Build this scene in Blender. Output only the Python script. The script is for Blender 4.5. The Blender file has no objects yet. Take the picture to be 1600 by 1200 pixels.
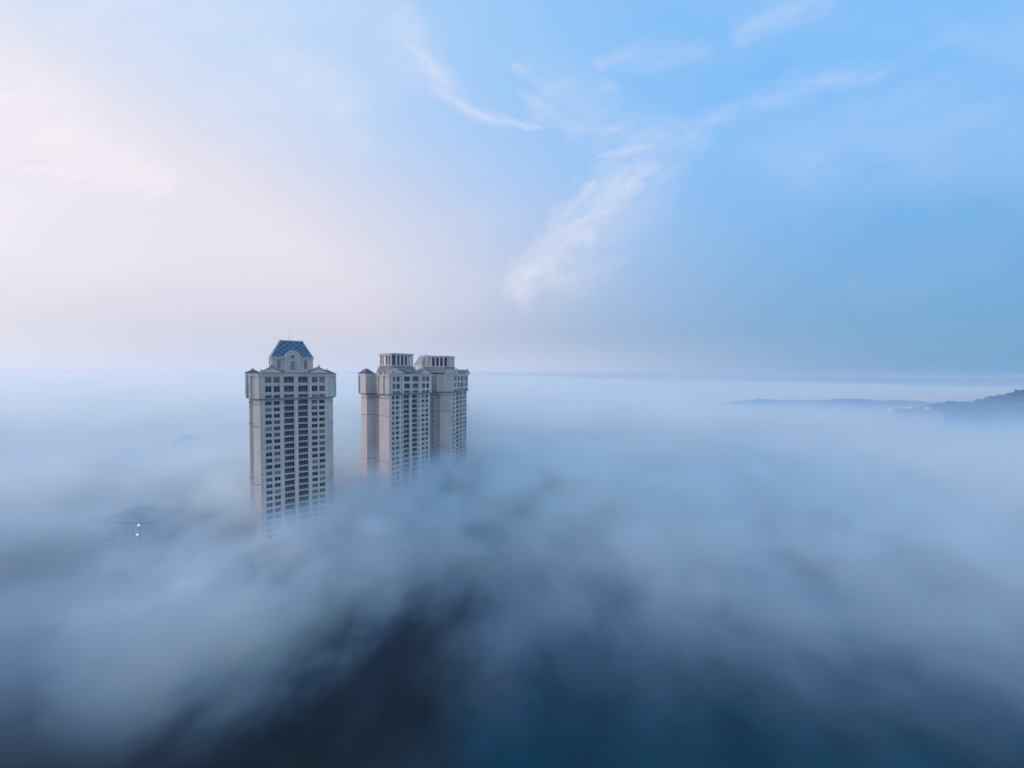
import bpy, bmesh, math, random
from mathutils import Vector, Matrix, noise as mnoise
R = math.radians
C = bpy.context.scene.collection
sc = bpy.context.scene

# ------------------------------------------------------------------ camera
EYE = 115.0
cam_d = bpy.data.cameras.new('camera')
cam = bpy.data.objects.new('camera', cam_d); C.objects.link(cam)
cam_d.sensor_width = 36.0
cam_d.lens = 13.0
cam_d.clip_start = 0.5
cam_d.clip_end = 60000
cam.location = (0, 0, EYE)
cam.rotation_euler = (R(90) - math.atan(15.6/578), R(-0.3), 0)
sc.camera = cam
sc.render.engine = 'CYCLES'
cy = sc.cycles
cy.max_bounces = 8
cy.diffuse_bounces = 2
cy.glossy_bounces = 2
cy.transmission_bounces = 2
cy.transparent_max_bounces = 8
cy.volume_bounces = 6
cy.sample_clamp_indirect = 4.0
cy.use_adaptive_sampling = True
cy.adaptive_threshold = 0.02
cy.use_denoising = True
cy.time_limit = 840
cy.volume_max_steps = 512
cy.volume_step_rate = 1.0
FOG_STEP = 0.025          # multiplies the automatic step of the fog bank
sc.view_settings.view_transform = 'Standard'
sc.view_settings.look = 'None'
sc.view_settings.exposure = 0.0
sc.view_settings.gamma = 1.0

SUN_AZ = R(-88)          # measured from +Y towards +X
SUN_EL = R(13)

# ------------------------------------------------------------------ node helpers
class N:
    """small expression helper for node trees"""
    def __init__(s, tree): s.t = tree; s.n = tree.nodes; s.l = tree.links
    def node(s, kind, **kw):
        nd = s.n.new(kind)
        for k, v in kw.items(): setattr(nd, k, v)
        return nd
    def put(s, sock, v):
        if isinstance(v, bpy.types.NodeSocket): s.l.new(v, sock)
        else: sock.default_value = v
    def m(s, op, a, b=0.0, c=0.0, clamp=False):
        nd = s.n.new('ShaderNodeMath'); nd.operation = op; nd.use_clamp = clamp
        s.put(nd.inputs[0], a); s.put(nd.inputs[1], b); s.put(nd.inputs[2], c)
        return nd.outputs[0]
    def add(s, a, b): return s.m('ADD', a, b)
    def sub(s, a, b): return s.m('SUBTRACT', a, b)
    def mul(s, a, b): return s.m('MULTIPLY', a, b)
    def div(s, a, b): return s.m('DIVIDE', a, b)
    def mx(s, a, b): return s.m('MAXIMUM', a, b)
    def mn(s, a, b): return s.m('MINIMUM', a, b)
    def mad(s, a, b, c): return s.m('MULTIPLY_ADD', a, b, c)
    def step(s, v, a, b, lo=0.0, hi=1.0, smooth=True):
        nd = s.n.new('ShaderNodeMapRange'); nd.interpolation_type = 'SMOOTHSTEP' if smooth else 'LINEAR'
        s.put(nd.inputs['Value'], v)
        for k, x in (('From Min', a), ('From Max', b), ('To Min', lo), ('To Max', hi)): s.put(nd.inputs[k], x)
        return nd.outputs[0]
    def mix(s, f, a, b, mode='MIX'):
        nd = s.n.new('ShaderNodeMix'); nd.data_type = 'RGBA'; nd.blend_type = mode; nd.clamp_factor = True
        s.put(nd.inputs[0], f); s.put(nd.inputs[6], a); s.put(nd.inputs[7], b)
        return nd.outputs[2]
    def noise(s, vec, scale, detail=2.0, rough=0.5, dist=0.0, dims='3D'):
        nd = s.n.new('ShaderNodeTexNoise'); nd.noise_dimensions = dims
        s.put(nd.inputs['Vector'], vec); nd.inputs['Scale'].default_value = scale
        nd.inputs['Detail'].default_value = detail; nd.inputs['Roughness'].default_value = rough
        nd.inputs['Distortion'].default_value = dist
        return nd.outputs[0]
    def comb(s, x, y, z):
        nd = s.n.new('ShaderNodeCombineXYZ'); s.put(nd.inputs[0], x); s.put(nd.inputs[1], y); s.put(nd.inputs[2], z)
        return nd.outputs[0]
    def sep(s, v):
        nd = s.n.new('ShaderNodeSeparateXYZ'); s.l.new(v, nd.inputs[0]); return nd.outputs[0], nd.outputs[1], nd.outputs[2]

def rgb(r, g, b): return (r, g, b, 1.0)

# ------------------------------------------------------------------ sky
def build_world():
    w = bpy.data.worlds.new('World'); sc.world = w; w.use_nodes = True
    k = N(w.node_tree); k.n.clear()
    out = k.node('ShaderNodeOutputWorld')
    sky = k.node('ShaderNodeTexSky', sky_type='NISHITA', sun_disc=False)
    sky.sun_elevation = SUN_EL; sky.sun_rotation = SUN_AZ
    sky.air_density = 1.0; sky.dust_density = 2.0; sky.ozone_density = 1.5
    bg1 = k.node('ShaderNodeBackground'); k.l.new(sky.outputs[0], bg1.inputs[0]); bg1.inputs[1].default_value = 0.02
    tc = k.node('ShaderNodeTexCoord')
    x, y, z = k.sep(tc.outputs['Generated'])
    az = k.m('ARCTAN2', x, y)                                   # radians from +Y, positive to the right
    el = k.m('ARCSINE', k.m('MINIMUM', k.m('MAXIMUM', z, -1.0), 1.0))
    # clear air: deeper blue away from the sun, greyer towards the horizon
    blue = k.mix(k.step(el, R(-2), R(32)), rgb(.115, .30, .545), rgb(.16, .475, .92))
    # sunrise haze on the sun's side
    warm = k.mix(k.step(el, R(-2), R(17)), rgb(.505, .51, .665), rgb(.77, .725, .80))
    warm = k.mix(k.step(el, R(20), R(42)), warm, rgb(.58, .72, .92))
    d_az = k.m('ABSOLUTE', k.sub(az, SUN_AZ))
    f1 = k.step(d_az, R(150), R(20), smooth=True)
    lift = k.step(el, R(40), R(0), -0.08, 0.50)
    f = k.m('ADD', k.m('POWER', f1, 1.12), k.mul(lift, f1), clamp=True)
    f = k.mul(f, k.step(el, R(80), R(44)))
    col = k.mix(f, blue, warm)
    col = k.mix(k.mul(k.step(el, R(7), R(-1)), k.m('MULTIPLY', f, 1.5, clamp=True)), col, rgb(.56, .65, .84))      # brightening haze just over the fog
    # pale sky added behind the viewer, unseen, to brighten the tower fronts
    back_fill = k.mul(k.step(y, 0.15, -0.55), k.step(el, R(50), R(12)))
    col = k.mix(k.mul(back_fill, .85), col, rgb(.82, .80, .84))
    col = k.mix(k.step(el, R(50), R(66)), col, rgb(.35, .60, .98))       # unseen overhead sky made brighter to light the fog and walls
    # high cirrus: streaks placed by direction in the sky
    yy = k.mx(y, 0.05)
    s = k.div(x, yy); t = k.div(z, yy)                          # direction ratios, right and up
    pv = k.comb(s, t, 0.0)
    w1 = k.noise(pv, 3.0, 3.0, 0.6); w2 = k.noise(k.comb(k.add(s, 7.3), t, 2.0), 3.0, 3.0, 0.6)
    sw = k.mad(k.sub(w1, 0.5), 0.07, s); tw = k.mad(k.sub(w2, 0.5), 0.07, t)
    P = lambda px, py, ww=1.0: ((px-800)/578.0, (584.4-py)/578.0, ww)
    fr = k.noise(k.comb(k.mad(s, 2.2, k.mul(t, 1.4)), k.mad(t, 9.0, k.mul(s, -4.0)), 0.0), 1.9, 6.0, 0.62, 0.6)
    fr2 = k.noise(k.comb(k.mad(s, 5.0, k.mul(t, -3.0)), k.mad(t, 5.0, k.mul(s, 3.0)), 3.0), 2.6, 6.0, 0.66, 0.5)
    fr3 = k.noise(k.comb(k.mad(s, 3.0, k.mul(t, 6.0)), k.mad(t, 16.0, k.mul(s, 9.0)), 1.0), 1.7, 5.0, 0.6, 0.3)   # fibres falling to the right
    tex = k.step(k.mad(fr, 0.55, k.mul(fr2, 0.45)), 0.36, 0.66)
    fib = k.step(fr3, 0.36, 0.68)
    lumps = k.sub(fr2, 0.5)
    def streak(pts, width, amp, lump=1.0, inner=0.0, tx=None, keep=0.3):
        best = None
        for (a, b) in zip(pts[:-1], pts[1:]):
            dx, dy = b[0]-a[0], b[1]-a[1]; L2 = dx*dx + dy*dy
            px = k.sub(sw, a[0]); py = k.sub(tw, a[1])
            h = k.m('MULTIPLY', k.add(k.mul(px, dx), k.mul(py, dy)), 1.0/L2, clamp=True)
            ex = k.sub(px, k.mul(h, dx)); ey = k.sub(py, k.mul(h, dy))
            wd = k.mad(h, b[2]-a[2], a[2])
            d = k.div(k.m('SQRT', k.add(k.mul(ex, ex), k.mul(ey, ey))), k.mul(wd, width))
            best = d if best is None else k.mn(best, d)
        return k.mul(k.step(k.mad(lumps, lump, best), 1.0, inner, 0.0, amp), k.mad(tex if tx is None else tx, 1-keep, keep))
    parts = [
        streak([P(628, 50, 2.6), P(668, 108, 1.9), P(702, 158, 1.2), P(740, 184, .9), P(790, 198, .6), P(840, 206, .25)], 0.036, 0.55, 1.5, -.2, fib, .38),
        streak([P(600, 20, 1.0), P(640, 90, 1.5), P(690, 150, .6)], 0.08, 0.26, 1.4, 0.0, tex, .2),
        streak([P(800, 118, .3), P(850, 148, 1.3), P(900, 168, 1.4), P(950, 178, .3)], 0.052, 0.46, 2.8, -.3, tex, .2),
        streak([P(808, 155, .3), P(850, 182, 1.1), P(890, 203, 1.3), P(930, 203, 1.0), P(975, 206, .3)], 0.052, 0.52, 2.8, -.3, tex, .25),
        streak([P(925, 150, .5), P(940, 142, 1.0), P(955, 146, .5)], 0.035, 0.40, 2.0, -.2, tex, .3),
        streak([P(930, 241, .3), P(965, 240, 1.0), P(1008, 235, .6)], 0.030, 0.62, 1.6, -.2, tex, .4),
        streak([P(870, 150, 1.0), P(980, 215, 1.4), P(1075, 225, .8)], 0.10, 0.34, 1.8, 0.0, tex, .2),
        streak([P(1000, 190, .4), P(1045, 195, .8), P(1075, 218, .3)], 0.035, 0.36, 1.8, -.2, tex, .3),
        streak([P(1010, 262, .5), P(950, 295, 1.2), P(900, 360, 1.2), P(855, 405, 1.0), P(808, 448, .7)], 0.095, 0.78, 2.4, -.1, tex, .42),
        streak([P(925, 280, .8), P(880, 345, .9), P(845, 390, .8)], 0.050, 0.66, 2.6, -.1, tex, .4),
        streak([P(1030, 265, .8), P(975, 330, 1.5), P(890, 430, .8)], 0.12, 0.32, 1.8, 0.0, tex, .3),
        streak([P(1060, 205, .3), P(1230, 145, 1.0), P(1330, 120, 1.0), P(1430, 100, .3)], 0.085, 0.40, 1.8, -.1, tex, .25),
        streak([P(-60, 120, 1.2), P(80, 200, 1.3), P(260, 290, .5)], 0.17, 0.50, 1.2, 0.0, tex, .4),
        streak([P(40, 270, .3), P(140, 278, .9), P(260, 290, .2)], 0.06, 0.5, 1.2, -.2, tex, .5),
        streak([P(420, 90, .6), P(520, 140, 1.0), P(560, 230, .6)], 0.12, 0.22, 1.5),
        streak([P(1150, 60, .6), P(1300, -20, 1.0), P(1500, -80, 1.2)], 0.10, 0.36, 1.5),
        streak([P(930, 110, .5), P(1030, 100, 1.0), P(1090, 90, .6)], 0.08, 0.30, 1.8, -.1),
        streak([P(1250, 260, .8), P(1420, 120, 1.2), P(1650, 40, 1.4)], 0.30, 0.16),
        streak([P(150, 20, 1.0), P(420, 10, 1.2), P(640, 60, .5)], 0.16, 0.20),
    ]
    m = parts[0]
    for p in parts[1:]: m = k.mx(m, p)
    veil = k.mul(k.step(k.noise(k.comb(k.mul(s, 1.0), k.mul(t, 2.2), 5.0), 1.3, 3.0, 0.55), 0.45, 0.75), 0.16)
    m2 = k.m('MULTIPLY', k.add(m, veil), k.step(el, R(3), R(12)), clamp=True)
    m2 = k.mul(m2, k.step(y, 0.05, 0.3))
    cloud = k.mix(f, rgb(.68, .73, .90), rgb(.98, .89, .90))
    col = k.mix(m2, col, cloud)
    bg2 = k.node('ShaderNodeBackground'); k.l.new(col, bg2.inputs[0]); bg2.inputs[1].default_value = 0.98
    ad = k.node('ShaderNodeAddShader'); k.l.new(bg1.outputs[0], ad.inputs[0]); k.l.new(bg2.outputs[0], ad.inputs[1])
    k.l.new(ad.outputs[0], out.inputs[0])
build_world()

# ------------------------------------------------------------------ sun
sd = bpy.data.lights.new('sun', 'SUN'); so = bpy.data.objects.new('sun', sd); C.objects.link(so)
sd.energy = 2.0; sd.angle = R(3.0); sd.color = (1.0, 0.76, 0.72)
S = Vector((math.sin(SUN_AZ)*math.cos(SUN_EL), math.cos(SUN_AZ)*math.cos(SUN_EL), math.sin(SUN_EL)))
so.rotation_euler = S.to_track_quat('Z', 'Y').to_euler()
so.location = (-200, 0, 300)

# ------------------------------------------------------------------ object helpers
def tag(o, label=None, cat=None, group=None, kind=None):
    if label: o['label'] = label
    if cat: o['category'] = cat
    if group: o['group'] = group
    if kind: o['kind'] = kind
    return o
def empty(name, loc, rz=0.0):
    o = bpy.data.objects.new(name, None); C.objects.link(o); o.location = loc; o.rotation_euler = (0, 0, rz); return o
def mesh_of(name, bm, mats, smooth=False):
    me = bpy.data.meshes.new(name); bm.normal_update(); bm.to_mesh(me); bm.free()
    for m in (mats if isinstance(mats, (list, tuple)) else [mats]): me.materials.append(m)
    if smooth:
        for p in me.polygons: p.use_smooth = True
    return me
def link(name, me, parent=None, loc=(0, 0, 0), rz=0.0):
    o = bpy.data.objects.new(name, me); C.objects.link(o); o.parent = parent
    o.location = loc; o.rotation_euler = (0, 0, rz); return o
def obj(name, bm, mats, parent=None, loc=(0, 0, 0), rz=0.0, smooth=False):
    return link(name, mesh_of(name, bm, mats, smooth), parent, loc, rz)
def box(bm, x0, x1, y0, y1, z0, z1, mi=0):
    vs = [bm.verts.new(p) for p in ((x0,y0,z0),(x1,y0,z0),(x1,y1,z0),(x0,y1,z0),(x0,y0,z1),(x1,y0,z1),(x1,y1,z1),(x0,y1,z1))]
    for q in ((0,3,2,1),(4,5,6,7),(0,1,5,4),(1,2,6,5),(2,3,7,6),(3,0,4,7)):
        bm.faces.new([vs[i] for i in q]).material_index = mi
def cyl(bm, x, y, z0, z1, r0, r1=None, n=12, mi=0):
    r1 = r0 if r1 is None else r1
    a = [bm.verts.new((x+r0*math.cos(2*math.pi*i/n), y+r0*math.sin(2*math.pi*i/n), z0)) for i in range(n)]
    b = [bm.verts.new((x+r1*math.cos(2*math.pi*i/n), y+r1*math.sin(2*math.pi*i/n), z1)) for i in range(n)]
    for i in range(n): bm.faces.new((a[i], a[(i+1)%n], b[(i+1)%n], b[i])).material_index = mi
    bm.faces.new(a[::-1]).material_index = mi; bm.faces.new(b).material_index = mi
def prism(bm, poly, z0, z1, mi=0, poly2=None):
    """poly counter-clockwise seen from above; poly2 = other outline at the top"""
    p2 = poly2 or poly; n = len(poly)
    a = [bm.verts.new((p[0], p[1], z0)) for p in poly]; b = [bm.verts.new((p[0], p[1], z1)) for p in p2]
    for i in range(n): bm.faces.new((a[i], a[(i+1)%n], b[(i+1)%n], b[i])).material_index = mi
    bm.faces.new(a[::-1]).material_index = mi; bm.faces.new(b).material_index = mi
def offset(poly, d):
    """offset a closed counter-clockwise outline outwards by d"""
    n = len(poly); res = []
    for i in range(n):
        p, q, r = Vector(poly[i-1]), Vector(poly[i]), Vector(poly[(i+1)%n])
        e1 = (q-p).normalized(); e2 = (r-q).normalized()
        n1 = Vector((e1.y, -e1.x)); n2 = Vector((e2.y, -e2.x))
        b = n1 + n2; b = b / max(0.3, b.dot(b)) * 2
        res.append(tuple(q + b*d))
    return res
def ring(bm, poly, d0, d1, z0, z1, mi=0):
    """a band round an outline from offset d0 (inner) to d1 (outer)"""
    a, b = offset(poly, d0), offset(poly, d1); n = len(poly)
    V = [[bm.verts.new((p[0], p[1], z)) for p in pp] for pp, z in ((b, z0), (b, z1), (a, z1), (a, z0))]
    for j in range(4):
        for i in range(n):
            bm.faces.new((V[j][i], V[j][(i+1)%n], V[(j+1)%4][(i+1)%n], V[(j+1)%4][i])).material_index = mi
def pierced(bm, A, B, z0, z1, holes, depth, mi=0):
    """wall sheet from A to B (outside on the right of A->B) with real openings; holes = (s0, s1, z0, z1), s along AB"""
    A = Vector(A); B = Vector(B); e = (B-A); L = e.length; e.normalize(); nin = Vector((-e.y, e.x))
    ss = sorted({0.0, L, *[round(h[0], 4) for h in holes], *[round(h[1], 4) for h in holes]})
    zs = sorted({z0, z1, *[round(h[2], 4) for h in holes], *[round(h[3], 4) for h in holes]})
    cache = {}
    def V(s, z, d=0.0):
        key = (round(s, 4), round(z, 4), round(d, 4))
        if key not in cache:
            p = A + e*s + nin*d; cache[key] = bm.verts.new((p.x, p.y, z))
        return cache[key]
    H = [tuple(round(v, 4) for v in h) for h in holes]
    for i in range(len(ss)-1):
        for j in range(len(zs)-1):
            cs, cz = (ss[i]+ss[i+1])/2, (zs[j]+zs[j+1])/2
            if any(h[0] < cs < h[1] and h[2] < cz < h[3] for h in H): continue
            bm.faces.new((V(ss[i], zs[j]), V(ss[i+1], zs[j]), V(ss[i+1], zs[j+1]), V(ss[i], zs[j+1]))).material_index = mi
    for (a, b, c, d) in H:
        q = [(a, c), (b, c), (b, d), (a, d)]
        for i in range(4):
            p, r = q[i], q[(i+1) % 4]
            bm.faces.new([bm.verts.new(V(*p).co), bm.verts.new(V(*r).co), V(r[0], r[1], depth), V(p[0], p[1], depth)]).material_index = mi

# ------------------------------------------------------------------ materials
def mat(name, build):
    m = bpy.data.materials.new(name); m.use_nodes = True; k = N(m.node_tree); k.n.clear()
    out = k.node('ShaderNodeOutputMaterial'); bs = k.node('ShaderNodeBsdfPrincipled')
    k.l.new(bs.outputs[0], out.inputs[0]); build(k, bs, out); return m
def plain(col, rough=0.7, var=0.12, scale=0.6, metal=0.0):
    def b(k, bs, out):
        tc = k.node('ShaderNodeTexCoord')
        n = k.noise(tc.outputs['Object'], scale, 4.0, 0.6)
        dark = tuple(c*(1-var) for c in col[:3]) + (1,); lite = tuple(min(1, c*(1+var)) for c in col[:3]) + (1,)
        k.l.new(k.mix(k.step(n, 0.3, 0.7), dark, lite), bs.inputs['Base Color'])
        bs.inputs['Roughness'].default_value = rough; bs.inputs['Metallic'].default_value = metal
    return b
def stone(col, streaks=0.42):
    def b(k, bs, out):
        tc = k.node('ShaderNodeTexCoord')
        x, y, z = k.sep(tc.outputs['Object'])
        big = k.noise(tc.outputs['Object'], 0.12, 3.0, 0.6)
        rain = k.noise(k.comb(k.mul(x, 1.0), k.mul(y, 1.0), k.mul(z, 0.05)), 0.9, 4.0, 0.65)
        fine = k.noise(tc.outputs['Object'], 1.7, 4.0, 0.6)
        c = k.mix(k.step(big, 0.3, 0.7), tuple(v*.90 for v in col)+(1,), tuple(v*1.06 for v in col)+(1,))
        c = k.mix(k.mul(k.step(rain, 0.52, 0.78), streaks), c, tuple(v*f for v, f in zip(col, (.45, .44, .43)))+(1,))
        c = k.mix(k.step(fine, 0.35, 0.75, 0.0, 0.12), c, tuple(v*.6 for v in col)+(1,))
        k.l.new(c, bs.inputs['Base Color']); bs.inputs['Roughness'].default_value = 0.85
    return b
M = {}
M['stone'] = mat('cream painted render', stone((.56, .54, .505)))
M['trim'] = mat('pale trim', stone((.66, .64, .61), 0.30))
M['band'] = mat('dark stained moulding', stone((.17, .165, .16), 0.3))
M['roofgrey'] = mat('grey roof tiles', stone((.25, .26, .28), 0.35))
M['roofdark'] = mat('dark roof tiles', stone((.10, .12, .15), 0.3))
M['finial'] = mat('dark finial metal', plain((.06, .06, .065), 0.6))
M['metal'] = mat('weathered metal', plain((.30, .31, .33), 0.45, metal=0.4))
M['frame'] = mat('window frame', plain((.42, .43, .44), 0.5))
M['rail'] = mat('balcony railing', plain((.16, .18, .20), 0.5))
def glass(col, rough=0.12):
    def b(k, bs, out):
        tc = k.node('ShaderNodeTexCoord')
        n = k.noise(tc.outputs['Object'], 0.8, 2.0, 0.5)
        k.l.new(k.mix(k.step(n, .35, .65), tuple(c*.7 for c in col)+(1,), tuple(c*1.3 for c in col)+(1,)), bs.inputs['Base Color'])
        bs.inputs['Roughness'].default_value = rough; bs.inputs['IOR'].default_value = 1.45; bs.inputs['Specular IOR Level'].default_value = 0.3
    return b
M['glass'] = mat('dark window glass', glass((.012, .026, .042)))
M['glass2'] = mat('window glass over blinds', glass((.10, .11, .12), 0.2))
M['glass3'] = mat('window glass over pale curtains', glass((.22, .22, .21), 0.25))
M['pavglass'] = mat('blue pavilion glazing', glass((.03, .055, .15), 0.2))
def lattice(k, bs, out):
    # blue slate set in diamonds between pale battens
    tc = k.node('ShaderNodeTexCoord'); x, y, z = k.sep(tc.outputs['Object'])
    g = k.node('ShaderNodeNewGeometry')
    tr = k.node('ShaderNodeVectorTransform', vector_type='NORMAL', convert_from='WORLD', convert_to='OBJECT')
    k.l.new(g.outputs['True Normal'], tr.inputs[0])
    nx, ny, nz = k.sep(tr.outputs[0])
    side = k.m('GREATER_THAN', k.m('ABSOLUTE', nx), k.m('ABSOLUTE', ny))
    h = k.add(k.mul(x, k.sub(1.0, side)), k.mul(y, side))
    zz = k.mul(z, 1.15)
    def line(v):
        fr = k.m('FRACT', k.add(k.div(v, 2.75), 50.0))
        return k.m('LESS_THAN', k.m('ABSOLUTE', k.sub(fr, 0.5)), 0.075)
    l = k.mx(line(k.add(h, zz)), line(k.sub(h, zz)))
    ia = k.m('FLOOR', k.add(k.div(k.add(h, zz), 2.75), 50.0)); ib = k.m('FLOOR', k.add(k.div(k.sub(h, zz), 2.75), 50.0))
    wn = k.node('ShaderNodeTexWhiteNoise', noise_dimensions='3D'); k.l.new(k.comb(ia, ib, side), wn.inputs['Vector'])
    c = k.mix(wn.outputs['Value'], rgb(.006, .045, .115), rgb(.012, .08, .18))
    fine = k.noise(tc.outputs['Object'], 2.5, 3.0, 0.6)
    c = k.mix(k.step(fine, 0.4, 0.7, 0, .3), c, rgb(.02, .07, .13))
    c = k.mix(k.mul(l, 0.9), c, rgb(.17, .32, .43))
    k.l.new(c, bs.inputs['Base Color']); bs.inputs['Roughness'].default_value = 0.45
M['lattice'] = mat('blue diamond slate', lattice)
def ground_m(k, bs, out):
    # a lake with a dark wooded shore running out into it on the left
    g = k.node('ShaderNodeNewGeometry'); P = g.outputs['Position']; x, y, z = k.sep(P)
    big = k.noise(P, 0.016, 4.0, 0.6); n = k.noise(P, 0.06, 4.0, 0.6); n2 = k.noise(P, 0.3, 3.0, 0.6)
    shore = k.step(k.mad(k.sub(big, 0.5), 90.0, k.mad(y, -.18, x)), -62, -14)
    wood = k.mix(k.step(n, .35, .65), rgb(.0004, .0042, .0048), rgb(.0016, .0110, .0110))
    wood = k.mix(k.step(n2, .4, .7, 0, .5), wood, rgb(.0015, .005, .004))
    lake = k.mix(k.step(n, .3, .7), rgb(.0002, .034, .058), rgb(.0006, .054, .088))
    k.l.new(k.mix(shore, wood, lake), bs.inputs['Base Color']); bs.inputs['Roughness'].default_value = 0.9
    bs.inputs['Specular IOR Level'].default_value = 0.1
M['ground'] = mat('lake water and wooded shore', ground_m)
def hill_m(k, bs, out):
    g = k.node('ShaderNodeNewGeometry')
    n = k.noise(g.outputs['Position'], 0.09, 4.0, 0.65)
    c = k.mix(k.step(n, .35, .65), rgb(.018, .032, .022), rgb(.055, .072, .042))
    k.l.new(c, bs.inputs['Base Color']); bs.inputs['Roughness'].default_value = 0.95
M['hill'] = mat('wooded hillside', hill_m)
M['leaf'] = mat('hill tree leaves', plain((.045, .065, .035), 0.9, 0.4, 0.3))
M['white'] = mat('white painted wall', stone((.42, .43, .44), 0.25))

# ------------------------------------------------------------------ apartment towers
FP = 3.1                                                    # storey height
# plan outline in tower axes: x along the front, y into the building (front edge at y = 0)
PLAN = [(-15, 0), (15, 0), (17.5, 3.5), (17.5, 8), (15.5, 8), (15.5, 17), (19, 17), (19, 24), (16, 28),
        (-16, 28), (-19, 24), (-19, 17), (-15.5, 17), (-15.5, 8), (-17.5, 8), (-17.5, 3.5)]
PLAN_B = [(-15, 0), (15, 0), (15.4, 4), (15.8, 8), (14.2, 8), (14.2, 19), (19, 19), (19, 26), (16, 30),
          (-16, 30), (-19, 26), (-19, 19), (-14.2, 19), (-14.2, 8), (-15.8, 8), (-15.4, 4)]
TOP = EYE
BAND = EYE - 12.4                                           # underside of the crown
ROWS = [(110.1, 2.9), (105.6, 3.0), (102.75, 1.5)] + [(99.2 - FP*i, 2.0) for i in range(22)]
RNG = random.Random(5)

def window_mesh(w, h, glz, panes=2, name='window'):
    bm = bmesh.new()
    box(bm, -w/2, w/2, 0.10, 0.14, 0, h, 0)
    t = 0.09
    for (a, b) in ((-w/2, -w/2+t), (w/2-t, w/2)): box(bm, a, b, 0.02, 0.098, 0, h, 1)
    for (a, b) in ((0, t), (h-t, h)): box(bm, -w/2+t, w/2-t, 0.02, 0.098, a, b, 1)
    for i in range(1, panes):
        xx = -w/2 + w*i/panes
        box(bm, xx-t/2, xx+t/2, 0.024, 0.096, t, h-t, 1)
    box(bm, -w/2-0.12, w/2+0.12, -0.36, -0.205, -0.14, 0.0, 2)     # sill, standing out from the wall
    return mesh_of(name, bm, [M[glz], M['frame'], M['trim']])
def balcony_mesh(w, h, seed):
    r = random.Random(seed); bm = bmesh.new()
    box(bm, -w/2, w/2, 0.95, 1.0, 0.0, h, 0)                        # glazed doors at the back of the recess
    for i in range(5):
        xx = -w/2 + w*i/4.0
        box(bm, max(-w/2, xx-.05), min(w/2, xx+.05), 0.90, 0.948, 0, h, 1)
    box(bm, -w/2, w/2, -0.25, 0.90, -0.24, -0.005, 2)               # slab edge
    box(bm, -w/2, w/2, -0.22, -0.17, 0.98, 1.05, 3)                 # hand rail
    n = int(w/0.28)
    for i in range(n+1):
        xx = -w/2 + 0.03 + (w-0.06)*i/n
        box(bm, xx-.02, xx+.02, -0.21, -0.18, 0.0, 0.98, 3)
    if r.random() < .45:                                            # washing or curtains drawn across part of the door
        a = -w/2 + r.random()*w*.5; box(bm, a, a+w*.3, 0.84, 0.89, 0.05, h-.1, 4)
    return mesh_of('balcony', bm, [M['glass'], M['frame'], M['trim'], M['rail'], M['glass2']])

WIN_CACHE = {}
def win(w, h, panes=2, name='window'):
    g = RNG.choices(['glass', 'glass2', 'glass3'], [.60, .28, .12])[0]
    key = (round(w, 2), round(h, 2), g, panes, name)
    if key not in WIN_CACHE: WIN_CACHE[key] = window_mesh(w, h, g, panes, name)
    return WIN_CACHE[key]
BAL_CACHE = {}
def bal(w, h):
    key = (round(w, 2), round(h, 2), RNG.randrange(4))
    if key not in BAL_CACHE: BAL_CACHE[key] = balcony_mesh(w, h, hash(key) % 97)
    return BAL_CACHE[key]

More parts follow.
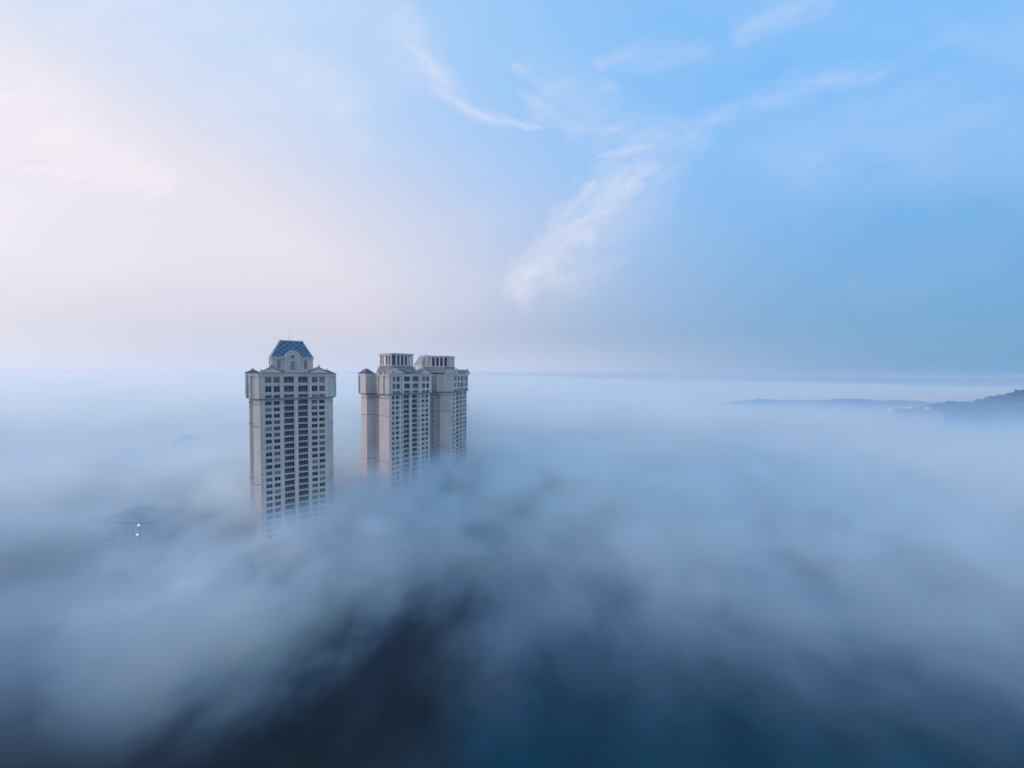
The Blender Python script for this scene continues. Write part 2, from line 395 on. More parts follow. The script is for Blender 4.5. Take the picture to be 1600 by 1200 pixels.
def tower(name, label, loc, rot, wins, wwid, slits, slitw, zlow, pier_slits=True, hip=2.7, PLAN=PLAN):
    """the shaft and crown of one residential tower; returns its Empty"""
    t = empty(name, (loc[0], loc[1], 0), rot)
    tag(t, label, 'apartment tower', 'residential towers rising out of the fog')
    rows = [r for r in ROWS if r[0] > zlow]
    crown = [r for r in rows if r[0] > BAND]; shaft = [r for r in rows if r[0] < BAND]
    # ---- shaft wall with every opening cut
    bm = bmesh.new(); D = 0.35; W = 0.2
    n = len(PLAN)
    for i in range(n):
        A, B = PLAN[i], PLAN[(i+1) % n]; holes = []
        if i == 0:
            for (z, h) in shaft:
                for u in wins: holes.append((u+15-wwid/2, u+15+wwid/2, z, z+h))
                for u in slits: holes.append((u+15-slitw/2, u+15+slitw/2, z, z+h*.8))
                if pier_slits:
                    for u in (-14.2, 14.2): holes.append((u+15-.22, u+15+.22, z+.5, z+1.3))
        if i in (4, 12):
            for (z, h) in shaft: holes.append((4.0, 5.0, z+.3, z+1.7))
        if i == 0:
            L0 = [h for h in holes]
            # the balcony bays are cut through to a deeper recess
            for (z, h) in shaft:
                for c in (-3.05, 3.05): holes.append((15+c-2.1, 15+c+2.1, z-.25, z+2.45))
            pierced(bm, A, B, 0.0, BAND, [h for h in holes], 1.15)
        else:
            pierced(bm, A, B, 0.0, BAND, holes, D)
    wall = obj('wall', bm, [M['stone']], t)
    # ---- vertical pilasters beside the bays
    for u, hw in ((-13.75, .28), (-6.1 if not slits else -7.35, .28), (0, .40), (6.1 if not slits else 7.35, .28), (13.75, .28)):
        bm = bmesh.new(); box(bm, u-hw, u+hw, -hw-.02, -0.002, 0.0, BAND-.56)
        obj('pilaster', bm, [M['trim']], t)
    # ---- crown: the last storeys flare out over a bracket band
    CP = offset(PLAN, 0.9)
    bm = bmesh.new(); nC = len(CP)
    for i in range(nC):
        A, B = CP[i], CP[(i+1) % nC]; holes = []
        if i == 0:
            x0 = -A[0]
            for (z, h) in crown:
                for u in wins: holes.append((u+x0-wwid/2, u+x0+wwid/2, z, z+h))
                for u in slits: holes.append((u+x0-slitw/2, u+x0+slitw/2, z, z+h*.85))
                if pier_slits:
                    for u in (-14.2, 14.2): holes.append((u+x0-.25, u+x0+.25, z+.6, z+1.5))
                for c in (-3.05, 3.05): holes.append((x0+c-2.1, x0+c+2.1, z-.25, z+h+.1))
        if i in (4, 12):
            for (z, h) in crown: holes.append((3.2, 4.2, z+.3, z+1.7))
        pierced(bm, A, B, BAND, TOP-1.4, holes, 1.15 if i == 0 else D)
    obj('crown_wall', bm, [M['stone']], t)
    bm = bmesh.new()
    ring(bm, PLAN, 0.3, 1.15, BAND-.55, BAND-.004)
    obj('bracket_band', bm, [M['band']], t)
    for u in (-13.85, -6.25, 6.25, 13.85):
        bm = bmesh.new(); box(bm, u-.38, u+.38, -1.32, -0.903, BAND, TOP-1.42)
        obj('crown_pilaster', bm, [M['trim']], t)
    bm = bmesh.new(); cyl(bm, 0, 0, BAND, TOP-1.42, .42, n=10)
    cc = mesh_of('crown_column', bm, [M['trim']])
    co = offset(PLAN, 1.2)
    for (x, y) in [co[q] for q in (2, 3, 6, 7, 10, 11, 14, 15)]:
        link('crown_column', cc, t, (x, y, 0))
    bm = bmesh.new()
    ring(bm, PLAN, -0.6, 1.45, TOP-1.396, TOP-.25)
    obj('entablature', bm, [M['trim']], t)
    bm = bmesh.new(); ring(bm, PLAN, -0.5, 1.95, TOP-.246, TOP)
    obj('cornice', bm, [M['band']], t)
    bm = bmesh.new(); prism(bm, offset(PLAN, -0.5), TOP-1.2, TOP-.6)
    obj('roof_slab', bm, [M['roofgrey']], t)
    # ---- string courses round the shaft
    for z in (BAND-3.0, 88.9, 61.0):
        bm = bmesh.new(); ring(bm, PLAN[:], 0.004, 0.16, z, z+.28)
        # only on the corners: leave the window bays clear
        for f in list(bm.faces):
            c = f.calc_center_median()
            if abs(c.x) < 15 and c.y < .5: bm.faces.remove(f)
        obj('string_course', bm, [M['band']], t)
    # ---- windows, slit windows and balconies, each one a part
    for (z, h) in rows:
        y = 0.2 if z < BAND else -0.7
        for u in wins: link('window', win(wwid, h, 2), t, (u, y, z))
        for u in slits: link('slit_window', win(slitw, h*.8 if z < BAND else h*.85, 1, 'slit_window'), t, (u, y, z))
        hh = 2.45 if z < BAND else h+.1
        for c in (-3.05, 3.05):
            link('balcony', bal(4.16, round(hh-.02, 2)), t, (c, (0 if z < BAND else -0.9), z))
        for s in (-1, 1):
            if z < BAND: link('side_window', win(1.0, 1.4, 1, 'side_window'), t, (s*(PLAN[4][0] - .2), (PLAN[4][1]+4.5) if s > 0 else (PLAN[12][1]-4.5), z+.3), s*math.pi/2)
            else:
                # the hole sits 3.7 m along the flared recess wall
                A = CP[4]; B = CP[5]
                yc = A[1] + (B[1]-A[1])/abs(B[1]-A[1])*3.7 if s > 0 else CP[12][1] + (CP[13][1]-CP[12][1])/abs(CP[13][1]-CP[12][1])*3.7
                xx = A[0] if s > 0 else CP[12][0]
                link('side_window', win(1.0, 1.4, 1, 'side_window'), t, (xx - s*.2, yc, z+.3), s*math.pi/2)
    # ---- railing of the long balcony under the crown
    for c in (-9.9, 9.9):
        bm = bmesh.new(); w = 6.0
        box(bm, c-w/2, c+w/2, -1.75, -1.16, BAND-.5, BAND-.3)
        for i in range(19):
            xx = c - w/2 + .1 + (w-.2)*i/18
            box(bm, xx-.04, xx+.04, -1.70, -1.62, BAND-.3, BAND+.65)
        box(bm, c-w/2, c+w/2, -1.72, -1.60, BAND+.65, BAND+.75)
        obj('ledge_railing', bm, [M['rail']], t)
    # ---- pediments over the window bays, hipped roofs over the wings
    def finial(parent, x, y, z, s=1.0):
        bm = bmesh.new(); cyl(bm, 0, 0, 0, .35*s, .28*s, .34*s, 8); cyl(bm, 0, 0, .35*s, .9*s, .30*s, .10*s, 8); cyl(bm, 0, 0, .9*s, 1.3*s, .12*s, .02*s, 8)
        return obj('finial', bm, [M['finial']], parent, (x, y, z))
    for c in (-10.2, 10.0):
        w = 4.2; y0, y1 = -2.6, 5.0; hgt = 2.7
        bm = bmesh.new()
        a = [bm.verts.new(p) for p in ((c-w, y0+.5, TOP+.35), (c+w, y0+.5, TOP+.35), (c, y0+.5, TOP+hgt))]
        b = [bm.verts.new(p) for p in ((c-w, y1, TOP+.35), (c+w, y1, TOP+.35), (c, y1, TOP+hgt))]
        bm.faces.new(a); bm.faces.new(b[::-1]); bm.faces.new((a[0], a[2], b[2], b[0])); bm.faces.new((a[2], a[1], b[1], b[2])); bm.faces.new((a[0], b[0], b[1], a[1]))
        box(bm, c-w-.3, c+w+.3, y0, y1, TOP+.004, TOP+.345)
        pd = obj('pediment', bm, [M['trim']], t)
        bm = bmesh.new()
        for (xa, xb, za, zb) in ((c-w-.35, c, TOP+.36, TOP+hgt+.12), (c, c+w+.35, TOP+hgt+.12, TOP+.36)):
            q0 = [bm.verts.new(p) for p in ((xa, y0-.05, za), (xb, y0-.05, zb), (xb, y0-.05, zb+.28), (xa, y0-.05, za+.28))]
            q1 = [bm.verts.new(p) for p in ((xa, y1+.2, za), (xb, y1+.2, zb), (xb, y1+.2, zb+.28), (xa, y1+.2, za+.28))]
            bm.faces.new(q0); bm.faces.new(q1[::-1])
            for i in range(4): bm.faces.new((q0[(i+1)%4], q0[i], q1[i], q1[(i+1)%4]))
        bmesh.ops.recalc_face_normals(bm, faces=bm.faces)
        obj('roof', bm, [M['roofgrey']], pd)
        finial(pd, c, y0+.1, TOP+hgt+.35, 1.1)
        for s in (-1, 1): finial(pd, c+s*(w+.1), y0+.1, TOP+.6, 1.0)
    for s in (-1, 1):
        x0, x1 = (s*14.2, s*20.4); xa, xb = min(x0, x1), max(x0, x1)
        bm = bmesh.new()
        yb = PLAN[6][1]; pl = [(xa, yb-1.0), (xb, yb-1.0), (xb, yb+8.0), (xa, yb+8.0)]; cx, cyy = (xa+xb)/2, yb+3.5
        prism(bm, pl, TOP+.01, TOP+.35); prism(bm, offset(pl, -.3), TOP+.352, TOP+hip, 0, [(cx-.4, cyy-1.6), (cx+.4, cyy-1.6), (cx+.4, cyy+1.6), (cx-.4, cyy+1.6)])
        hp = obj('hip_roof', bm, [M['roofdark']], t)
        finial(hp, cx, cyy, TOP+hip-.05, 1.0)
    return t

def mansard_top(t, slate, u0=-.8):
    """lantern storey, diamond slate mansard and arched dormers"""
    x0, x1, y0, y1 = u0-8.9, u0+8.9, 6.2, 22.2; z0 = TOP-.6; ze = TOP+8.0; zt = ze+8.4
    lan = bmesh.new()
    poly = [(x0, y0), (x1, y0), (x1, y1), (x0, y1)]
    for i in range(4):
        A, B = poly[i], poly[(i+1) % 4]; L = (Vector(B)-Vector(A)).length
        holes = [(L*.5-5.9-.8, L*.5-5.9+.8, z0+2.6, z0+7.0), (L*.5+5.9-.8, L*.5+5.9+.8, z0+2.6, z0+7.0)]
        pierced(lan, A, B, z0, ze, holes, .3)
    l = obj('lantern', lan, [M['stone']], t)
    for i in range(4):
        A, B = Vector(poly[i]), Vector(poly[(i+1) % 4]); e = (B-A).normalized(); nin = Vector((-e.y, e.x)); ang = math.atan2(e.y, e.x)
        for s in (-5.9, 5.9):
            p = (A+B)/2 + e*s + nin*.18
            bm = bmesh.new(); w, h = 1.6, 4.4
            box(bm, -w/2, w/2, .10, .14, 0, h, 0)
            for xx in (-w/2, -.05, w/2-.1): box(bm, xx, xx+.1, .02, .098, 0, h, 1)
            for j in range(6): box(bm, -w/2+.1, -.05, .024, .096, j*h/5.2, j*h/5.2+.26, 1); box(bm, .05, w/2-.1, .024, .096, j*h/5.2, j*h/5.2+.26, 1)
            obj('lantern_window', bm, [M['glass2'], M['frame']], l, (p.x, p.y, z0+2.6), ang)
    for (x, y) in poly:
        bm = bmesh.new(); box(bm, x-.45, x+.45, y-.45, y+.45, z0, ze-.91)
        obj('corner_pier', bm, [M['trim']], l)
    bm = bmesh.new(); ring(bm, poly, -.2, .55, ze-.9, ze-.35); ring(bm, poly, -.3, 1.0, ze-.346, ze)
    obj('eaves', bm, [M['trim']], l)
    bm = bmesh.new()
    p0 = offset(poly, .55); ins = 3.8
    p1 = [(x0+ins, y0+ins), (x1-ins, y0+ins), (x1-ins, y1-ins), (x0+ins, y1-ins)]
    prism(bm, p0, ze+.003, zt, 0, p1)
    mr = obj('mansard_roof', bm, [slate], l)
    bm = bmesh.new(); ring(bm, p1, -.5, .30, zt+.003, zt+.45); prism(bm, offset(p1, -.51), zt-.05, zt+.2)
    for (x, y) in p1: cyl(bm, x, y, zt+.45, zt+1.0, .22, .05, 8)
    obj('roof_crest', bm, [M['trim']], mr)
    for i in range(4):                                            # battens along the hips
        bm = bmesh.new()
        a = Vector((*p0[i], ze+.05)); b = Vector((*p1[i], zt)); d = (b-a)
        q = d.to_track_quat('Z', 'Y').to_matrix().to_4x4(); q.translation = a
        r = bmesh.ops.create_cone(bm, cap_ends=True, segments=8, radius1=.2, radius2=.2, depth=d.length, matrix=q @ Matrix.Translation((0, 0, d.length/2)))
        obj('hip_batten', bm, [M['trim']], mr)
    bm = bmesh.new(); cyl(bm, (x0+x1)/2-.8, (y0+y1)/2, zt, zt+7.0, .09, .03, 8)
    obj('antenna', bm, [M['metal']], mr)
    # dormers: a projecting bay under a half-round gable on each side
    for i in range(4):
        A, B = Vector(poly[i]), Vector(poly[(i+1) % 4]); e = (B-A).normalized(); ang = math.atan2(e.y, e.x); c = (A+B)/2
        r = 3.1; dep0, dep1 = (-.5, 6.2) if i in (0, 2) else (.9, 6.2); zs = ze-.2; n = 14
        pts = [(-r, z0), (r, z0), (r, zs)] + [(r*math.cos(math.pi*j/n), zs + r*math.sin(math.pi*j/n)) for j in range(1, n)] + [(-r, zs)]
        bm = bmesh.new()
        fa = [bm.verts.new((p[0], dep0, p[1])) for p in pts]; fb = [bm.verts.new((p[0], dep1, p[1])) for p in pts]
        bm.faces.new(fa); bm.faces.new(fb[::-1])
        for j in range(len(pts)): bm.faces.new((fa[(j+1) % len(pts)], fa[j], fb[j], fb[(j+1) % len(pts)]))
        d = obj('dormer', bm, [M['stone']], l, (c.x, c.y, 0), ang)
        bm = bmesh.new(); ro, ri = r+.55, r+.02                      # the arched hood
        for j in range(n):
            a0, a1 = math.pi*j/n, math.pi*(j+1)/n; v = []
            for yy in (dep0-.35, dep1-.2):
                for (rr, aa) in ((ri, a0), (ro, a0), (ro, a1), (ri, a1)): v.append(bm.verts.new((rr*math.cos(aa), yy, zs+rr*math.sin(aa))))
            for q in ((0,1,2,3), (7,6,5,4), (1,5,6,2), (0,3,7,4)): bm.faces.new([v[z] for z in q])
        bmesh.ops.recalc_face_normals(bm, faces=bm.faces)
        obj('arched_hood', bm, [M['trim']], d)
        for s in (-1, 1):
            bm = bmesh.new(); box(bm, s*(r-.1)-.35, s*(r-.1)+.35, dep0-.28, dep0-.003, z0, zs)
            obj('dormer_pier', bm, [M['trim']], d)
        bm = bmesh.new()
        mt = Matrix.Translation((0, dep0-.06, zs+.25)) @ Matrix.Rotation(R(90), 4, 'X')
        bmesh.ops.create_cone(bm, cap_ends=True, segments=20, radius1=.85, radius2=.85, depth=.1, matrix=mt)
        obj('round_window', bm, [M['glass']], d)
        bm = bmesh.new(); w, h = 1.7, 4.2
        box(bm, -w/2, w/2, dep0-.05, dep0-.002, z0+2.3, z0+2.3+h, 0)
        for j in range(6): box(bm, -w/2, w/2, dep0-.12, dep0-.052, z0+2.3+j*h/5.2, z0+2.3+j*h/5.2+.28, 1)
        for xx in (-w/2-.12, -.06, w/2): box(bm, xx, xx+.12, dep0-.14, dep0-.003, z0+2.3, z0+2.3+h, 1)
        obj('dormer_window', bm, [M['glass2'], M['frame']], d)
    return l

def pavilion_top(t):
    """sloping tiled skirt carrying a glazed colonnade under a flat roof"""
    x0, x1, y0, y1 = -8.2, 7.2, 6.4, 23.4
    ch = 2.2
    def octo(d):
        a, b, c, e = x0-d, x1+d, y0-d, y1+d
        return [(a+ch, c), (b-ch, c), (b, c+ch), (b, e-ch), (b-ch, e), (a+ch, e), (a, e-ch), (a, c+ch)]
    bm = bmesh.new(); z0 = TOP+.55; z1 = TOP+4.9
    prism(bm, octo(1.9), z0, z1, 0, octo(.3))
    # raised battens over the skirt
    o0, o1 = octo(1.92), octo(.32)
    for i in range(8):
        a0, a1 = Vector((*o0[i], z0)), Vector((*o0[(i+1) % 8], z0)); b0, b1 = Vector((*o1[i], z1)), Vector((*o1[(i+1) % 8], z1))
        n = max(1, int((a1-a0).length/1.5))
        for j in range(n+1):
            p, q = a0.lerp(a1, j/n), b0.lerp(b1, j/n); d = q-p
            mtx = d.to_track_quat('Z', 'Y').to_matrix().to_4x4(); mtx.translation = p
            bmesh.ops.create_cone(bm, cap_ends=True, segments=6, radius1=.14, radius2=.14, depth=d.length, matrix=mtx @ Matrix.Translation((0, 0, d.length/2)))
    obj('roof_skirt', bm, [M['roofgrey']], t)
    bm = bmesh.new()
    for (x, y) in octo(.4): box(bm, x-.35, x+.35, y-.35, y+.35, TOP-.6, z0-.004)
    prism(bm, octo(-1.5), TOP-.6, z0-.004)
    obj('skirt_support', bm, [M['roofdark']], t)
    pv = bmesh.new(); zc0 = z1+.003; zc1 = TOP+11.6
    prism(pv, octo(.55), zc0, zc0+.35)
    p = obj('pavilion', pv, [M['trim']], t)
    bm = bmesh.new(); prism(bm, octo(-2.4), zc0+.352, zc1-.003)
    obj('glazing', bm, [M['pavglass']], p)
    cmesh = bmesh.new(); box(cmesh, -.36, .36, -.36, .36, 0, zc1-zc0-.36); box(cmesh, -.5, .5, -.5, .5, zc1-zc0-.9, zc1-zc0-.362)
    cm = mesh_of('column', cmesh, [M['trim']])
    o = octo(0)
    spots = list(o)
    for i in (0, 2, 4, 6):
        a, b = Vector(o[i]), Vector(o[(i+1) % 8]); n = 4
        for j in range(1, n): spots.append(tuple(a.lerp(b, j/n)))
    for (x, y) in spots: link('column', cm, p, (x, y, zc0+.352))
    bm = bmesh.new(); prism(bm, octo(.5), zc1, zc1+.7); prism(bm, octo(1.1), zc1+.703, zc1+1.1)
    obj('flat_roof', bm, [M['trim']], p)

T1 = tower('apartment_tower', 'tall cream tower crowned by a blue diamond-slate mansard roof, nearest and leftmost', (-108.1, 185), R(36),
           (-11.6, -8.2, 8.2, 11.6), 2.6, (), 0, 33, True, 1.7)
mansard_top(T1, M['lattice'])
T2 = tower('apartment_tower', 'cream tower with a colonnade pavilion on top, its broad windowed front in full view', (-63.9, 233), R(50),
           (-12.5, -9.4, 9.4, 12.5), 2.2, (-6.2, 6.2), .9, 33, False, 2.7, PLAN_B)
pavilion_top(T2)
T3 = tower('apartment_tower', 'farther pavilion-topped cream tower, its windowed front seen almost edge-on', (-38.5, 270), R(76),
           (-12.5, -9.4, 9.4, 12.5), 2.2, (-6.2, 6.2), .9, 48, False, 2.7, PLAN_B)
pavilion_top(T3)
T4 = tower('apartment_tower', 'tower with a grey mansard roof, mostly hidden behind the two pavilion-topped towers', (-70, 335), R(38),
           (-11.6, -8.2, 8.2, 11.6), 2.6, (), 0, 85, True, 1.7)
mansard_top(T4, M['roofgrey'])

# ------------------------------------------------------------------ ground, hills
bm = bmesh.new()
nn = 60
def gz(x, y): return 0.0
rad = 20000
vs = [[bm.verts.new((-rad + 2*rad*i/nn, -rad + 2*rad*j/nn, 0)) for i in range(nn+1)] for j in range(nn+1)]
for j in range(nn):
    for i in range(nn): bm.faces.new((vs[j][i], vs[j][i+1], vs[j+1][i+1], vs[j+1][i]))
tag(obj('ground', bm, [M['ground']]), kind='structure')

def hill(name, ridge, depth, m, seed, rough):
    """a ridge through (x, y, z) points falling away on both sides"""
    bm = bmesh.new(); NU, NV = 160, 36; rows = []
    pts = [Vector(p) for p in ridge]
    for i in range(NU+1):
        f = i/NU*(len(pts)-1); a = min(int(f), len(pts)-2); p = pts[a].lerp(pts[a+1], f-a)
        d = (pts[a+1]-pts[a]); nv = Vector((-d.y, d.x, 0)).normalized(); col = []
        for j in range(NV+1):
            v = (j/NV)*2-1
            q = p + nv*depth*v; s = max(0.0, 1-abs(v))**.8
            z = -3 + (p.z+3)*s + mnoise.fractal(Vector((q.x*.012+seed, q.y*.012, seed)), .8, 2.0, 4)*rough*s + mnoise.noise(Vector((q.x*.11, q.y*.11, seed)))*rough*.28*s
            col.append(bm.verts.new((q.x, q.y, z)))
        rows.append(col)
    for i in range(NU):
        for j in range(NV): bm.faces.new((rows[i][j], rows[i+1][j], rows[i+1][j+1], rows[i][j+1]))
    bmesh.ops.recalc_face_normals(bm, faces=bm.faces)
    return tag(obj(name, bm, [m], smooth=True), kind='structure')
HILL = hill('hill', [(440, 560, -2), (520, 560, 34), (575, 560, 54), (612, 560, 60), (640, 560, 67), (680, 560, 71), (727, 560, 79), (775, 560, 91), (850, 560, 103), (980, 560, 112), (1250, 600, 108)], 150, M['hill'], 3.1, 2.5)
hill('hill', [(260, 800, 12), (360, 780, 44), (470, 760, 62), (600, 740, 68.5), (760, 720, 70), (900, 720, 67), (1100, 700, 60)], 170, M['hill'], 8.4, 5)

def wood(name, count, seed):
    """the trees covering the near hill, read as one mass"""
    from mathutils.bvhtree import BVHTree
    me = HILL.data; tree = BVHTree.FromPolygons([v.co for v in me.vertices], [p.vertices for p in me.polygons])
    r = random.Random(seed); bm = bmesh.new()
    proto = bmesh.new(); bmesh.ops.create_icosphere(proto, subdivisions=2, radius=1.0)
    pv = [v.co.copy() for v in proto.verts]; pf = [[v.index for v in f.verts] for f in proto.faces]; proto.free()
    for _ in range(count):
        x, y = r.uniform(600, 1000), r.uniform(425, 600)
        hit = tree.ray_cast(Vector((x, y, 400)), Vector((0, 0, -1)))
        if hit[0] is None or hit[0].z < 40: continue
        rad = r.uniform(1.6, 3.6); hz = rad*r.uniform(.9, 1.5); sd = r.uniform(0, 99); vs = []
        for p in pv:
            n = 1 + .55*mnoise.noise(p*1.6 + Vector((sd, 0, 0))) + .3*mnoise.noise(p*4 + Vector((0, sd, 0)))
            vs.append(bm.verts.new((x+p.x*rad*n, y+p.y*rad*n, hit[0].z + hz*.6 + p.z*hz*n)))
        for f in pf: bm.faces.new([vs[q] for q in f])
    return tag(obj(name, bm, [M['leaf']]), kind='stuff')
wood('wood', 2600, 4)

# ------------------------------------------------------------------ white hall on the hill's foot
def hill_hall(x, y, z):
    t = empty('hillside_hall', (x, y, z), R(-14)); t.scale = (.85,)*3
    tag(t, 'long low white building with two small domes where the hill meets the fog', 'building')
    bm = bmesh.new(); box(bm, -34, 34, -9, 9, -30, 0); obj('terrace', bm, [M['white']], t)
    bm = bmesh.new(); box(bm, -34.3, 34.3, -9.4, -9.0, .004, 1.1); obj('parapet', bm, [M['white']], t)
    bm = bmesh.new(); holes = [(2+5*i, 4.6+5*i, 1.0, 4.2) for i in range(11)]
    P4 = [(-26, -5), (32, -5), (32, 7), (-26, 7)]
    for i in range(4): pierced(bm, P4[i], P4[(i+1) % 4], .004, 5.6, holes if i == 0 else [], .5)
    obj('wall', bm, [M['white']], t)
    for (a, b, c, d) in holes:
        bm = bmesh.new(); box(bm, -26+a, -26+b, -4.6, -4.5, c, d); obj('window', bm, [M['glass2']], t)
    bm = bmesh.new(); prism(bm, offset(P4, .8), 5.604, 6.0); prism(bm, offset(P4, .5), 6.004, 7.8, 0, [(-20, .5), (26, .5), (26, 1.5), (-20, 1.5)])
    obj('roof', bm, [M['roofgrey']], t)
    for (dx, rr) in ((-3, 3.2), (20, 3.4)):
        bm = bmesh.new(); cyl(bm, dx, 1, 6.1, 9.2, rr, rr, 14)
        dr = obj('drum', bm, [M['white']], t)
        bm = bmesh.new()
        bmesh.ops.create_uvsphere(bm, u_segments=14, v_segments=8, radius=rr*1.05, matrix=Matrix.Translation((dx, 1, 9.3)) @ Matrix.Scale(1.15, 4, (0, 0, 1)))
        cyl(bm, dx, 1, 9.3+rr*1.15, 9.3+rr*1.15+2.2, .35, .05, 8)
        obj('dome', bm, [M['white']], dr, smooth=True)
    bm = bmesh.new(); box(bm, -33, -27, -6, 4, .004, 8.5); prism(bm, [(-33.6, -6.6), (-26.4, -6.6), (-26.4, 4.6), (-33.6, 4.6)], 8.504, 11, 0, [(-30.5, -1.5), (-29.5, -1.5), (-29.5, -.5), (-30.5, -.5)])
    obj('end_tower', bm, [M['white']], t)
hill_hall(577, 530, 61)

# ------------------------------------------------------------------ lower blocks whose roofs barely show through the fog
def low_block(loc, rz, w, d, top, label, cols):
    t = empty('apartment_block', (loc[0], loc[1], 0), rz); tag(t, label, 'apartment block')
    P4 = [(-w/2, -d/2), (w/2, -d/2), (w/2, d/2), (-w/2, d/2)]
    zs = [top-4.6-3.1*i for i in range(4)]
    holes = [(w*(i+.5)/cols-.9, w*(i+.5)/cols+.9, z, z+1.7) for i in range(cols) for z in zs]
    bm = bmesh.new()
    for i in range(4): pierced(bm, P4[i], P4[(i+1) % 4], 0, top-1.2, holes if i == 0 else [], .3)
    obj('wall', bm, [M['stone']], t)
    for (a, b, c, dd) in holes: link('window', win(1.8, 1.7, 2), t, (-w/2+(a+b)/2, -d/2+.18, c))
    bm = bmesh.new(); ring(bm, P4, -.4, .5, top-1.196, top); obj('parapet', bm, [M['band']], t)
    bm = bmesh.new(); prism(bm, offset(P4, -.3), top-1.5, top-1.1); obj('roof_slab', bm, [M['roofgrey']], t)
    bm = bmesh.new(); box(bm, -w*.22, w*.1, -d*.2, d*.25, top-1.09, top+2.4); prism(bm, [(-w*.24, -d*.23), (w*.12, -d*.23), (w*.12, d*.28), (-w*.24, d*.28)], top+2.403, top+2.8)
    obj('stair_head', bm, [M['roofdark']], t)
    return t
low_block((-205, 203), 0, 28, 20, 36.0, 'low flat-roofed block half dissolved in the fog at the left, two lamps on its front', 8)
low_block((-283, 322), R(22), 17, 14, 57.0, 'farther small flat roof just breaking the fog left of the towers', 5)
def lamp_m(k, bs, out):
    bs.inputs['Base Color'].default_value = rgb(.9, .9, .9); bs.inputs['Emission Color'].default_value = rgb(.85, .93, 1.0); bs.inputs['Emission Strength'].default_value = 12.0
M['lamp'] = mat('lit lamp glass', lamp_m); M['lamp'].cycles.emission_sampling = 'NONE'
for (x, z, lab) in ((-195.3, 34.8, 'upper of two lit white lamps glowing through the fog at the left'), (-196.1, 29.8, 'lower of two lit white lamps glowing through the fog at the left')):
    t = empty('floodlight', (x, 192.98, z)); tag(t, lab, 'lamp', 'lit lamps in the fog')
    bm = bmesh.new(); box(bm, -.12, .12, -.9, 0, -.08, .08); box(bm, -.3, .3, -.004, .016, -.3, .3); obj('bracket', bm, [M['metal']], t)
    bm = bmesh.new(); prism(bm, [(-.45, -1.2), (.45, -1.2), (.3, -.91), (-.3, -.91)], -.35, .35); obj('housing', bm, [M['metal']], t)
    bm = bmesh.new(); box(bm, -.26, .26, -1.26, -1.204, -.22, .22); obj('lamp_glass', bm, [M['lamp']], t)

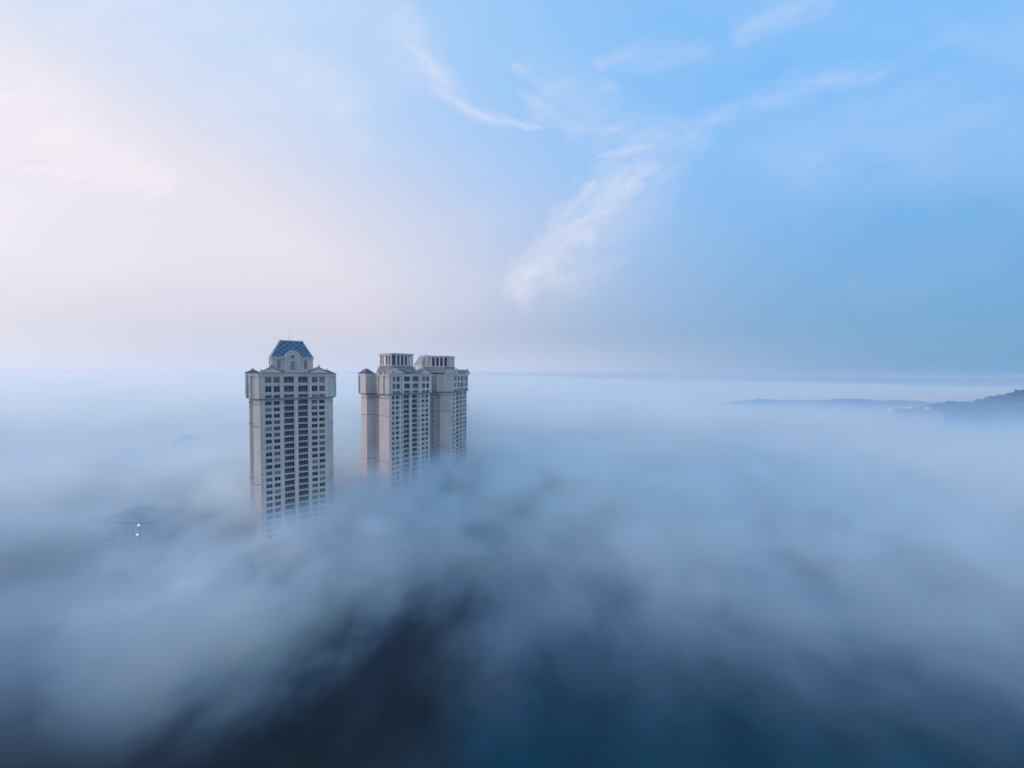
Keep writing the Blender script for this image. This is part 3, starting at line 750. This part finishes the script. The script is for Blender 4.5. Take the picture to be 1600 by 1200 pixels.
# ------------------------------------------------------------------ fog bank and haze
def volume_box(name, x0, x1, y0, y1, z0, z1, m):
    bm = bmesh.new(); box(bm, x0, x1, y0, y1, z0, z1)
    return tag(obj(name, bm, [m]), kind='stuff')
def fog_material():
    m = bpy.data.materials.new('morning fog'); m.use_nodes = True; k = N(m.node_tree); k.n.clear()
    out = k.node('ShaderNodeOutputMaterial')
    g = k.node('ShaderNodeNewGeometry'); P = g.outputs['Position']
    x, y, z = k.sep(P)
    r = k.m('SQRT', k.add(k.m('POWER', k.m('ABSOLUTE', k.mul(k.sub(x, -25), .9)), 2.0), k.m('POWER', k.m('ABSOLUTE', k.sub(y, 40.0)), 2.0)))
    n1 = k.sub(k.noise(P, 0.0065, 1.0, 0.5), 0.5)
    n2 = k.sub(k.noise(k.comb(x, y, k.mul(z, 1.5)), 0.033, 3.0, 0.6), 0.5)
    top = k.add(k.step(r, 40, 235, 34.0, 61.0), k.add(k.step(x, 40, 520, 4.0, -12.0), k.step(x, -60, -150, 0.0, 5.0)))
    h = k.sub(k.add(top, k.add(k.mul(n1, 28.0), k.mul(n2, 22.0))), z)      # metres below the local fog top
    prof = k.step(h, k.step(r, 210, 420, -18.0, -42.0), k.step(r, 210, 420, 24.0, 32.0))
    prof = k.m('POWER', prof, 2.6)
    body = k.m('POWER', k.step(k.mad(k.m('ABSOLUTE', k.sub(x, 5)), .16, y), 66, 260), 2.0)      # thin close by, thick farther out
    def near(cx, cyy, a, b): return k.step(k.m('SQRT', k.add(k.m('POWER', k.sub(x, cx), 2.0), k.m('POWER', k.sub(y, cyy), 2.0))), a, b)
    body = k.mx(body, k.mx(near(-112, 178, 85, 38), near(-62, 230, 70, 30)))     # fog piled against the foot of the towers
    def wisp(a, b, wd, amt):
        dx, dy = b[0]-a[0], b[1]-a[1]; px = k.sub(x, a[0]); py = k.sub(y, a[1])
        hh = k.m('MULTIPLY', k.add(k.mul(px, dx), k.mul(py, dy)), 1.0/(dx*dx+dy*dy), clamp=True)
        ex = k.sub(px, k.mul(hh, dx)); ey = k.sub(py, k.mul(hh, dy))
        d = k.m('SQRT', k.add(k.mul(ex, ex), k.mul(ey, ey)))
        return k.step(k.mad(n2, 30.0, d), wd, 0.0, 0.0, amt)
    body = k.mx(body, k.mx(wisp((-32, 84), (-6, 114), 15, .07), wisp((-6, 114), (26, 170), 20, .12)))   # a loose plume drifting across the gap
    body = k.mx(body, 0.0012)
    puff = k.step(k.add(n1, k.mul(n2, 1.1)), -0.17, 0.24, 0.02, 1.35)
    puff = k.mx(puff, k.step(r, 150, 270))
    dens = k.mul(k.mul(prof, k.mul(body, puff)), 0.115)
    mist = k.mul(k.step(r, 310, 500), k.step(z, 107, 74, 0.0, 0.0032))      # thin veil above the far fog
    dens = k.mul(k.add(dens, mist), k.sub(1.0, k.mul(k.step(y, 720, 1700), k.step(x, -50, 800, 0.0, .87))))   # the bank ends beyond the far ridge
    pv = k.node('ShaderNodeVolumePrincipled')
    # droplets scatter a little more blue than red and absorb next to nothing: thin fog reads blue, thick fog white
    pv.inputs['Color'].default_value = rgb(.41, .655, 1.0)
    pv.inputs['Absorption Color'].default_value = rgb(.85, .89, 1.0)
    pv.inputs['Anisotropy'].default_value = 0.2
    k.l.new(dens, pv.inputs['Density']); k.l.new(pv.outputs[0], out.inputs['Volume'])
    m.cycles.volume_step_rate = FOG_STEP
    return m
volume_box('fog', -4500, 2600, -60, 6000, 0.6, 111.0, fog_material())
def haze_material():
    m = bpy.data.materials.new('morning haze'); m.use_nodes = True; k = N(m.node_tree); k.n.clear()
    out = k.node('ShaderNodeOutputMaterial'); pv = k.node('ShaderNodeVolumePrincipled')
    pv.inputs['Color'].default_value = rgb(.38, .64, 1.0); pv.inputs['Absorption Color'].default_value = rgb(.93, .95, 1); pv.inputs['Density'].default_value = 0.00026
    pv.inputs['Anisotropy'].default_value = 0.3
    k.l.new(pv.outputs[0], out.inputs['Volume']); return m
volume_box('haze', -20500, 20500, -20500, 20500, -1.0, 158.0, haze_material())
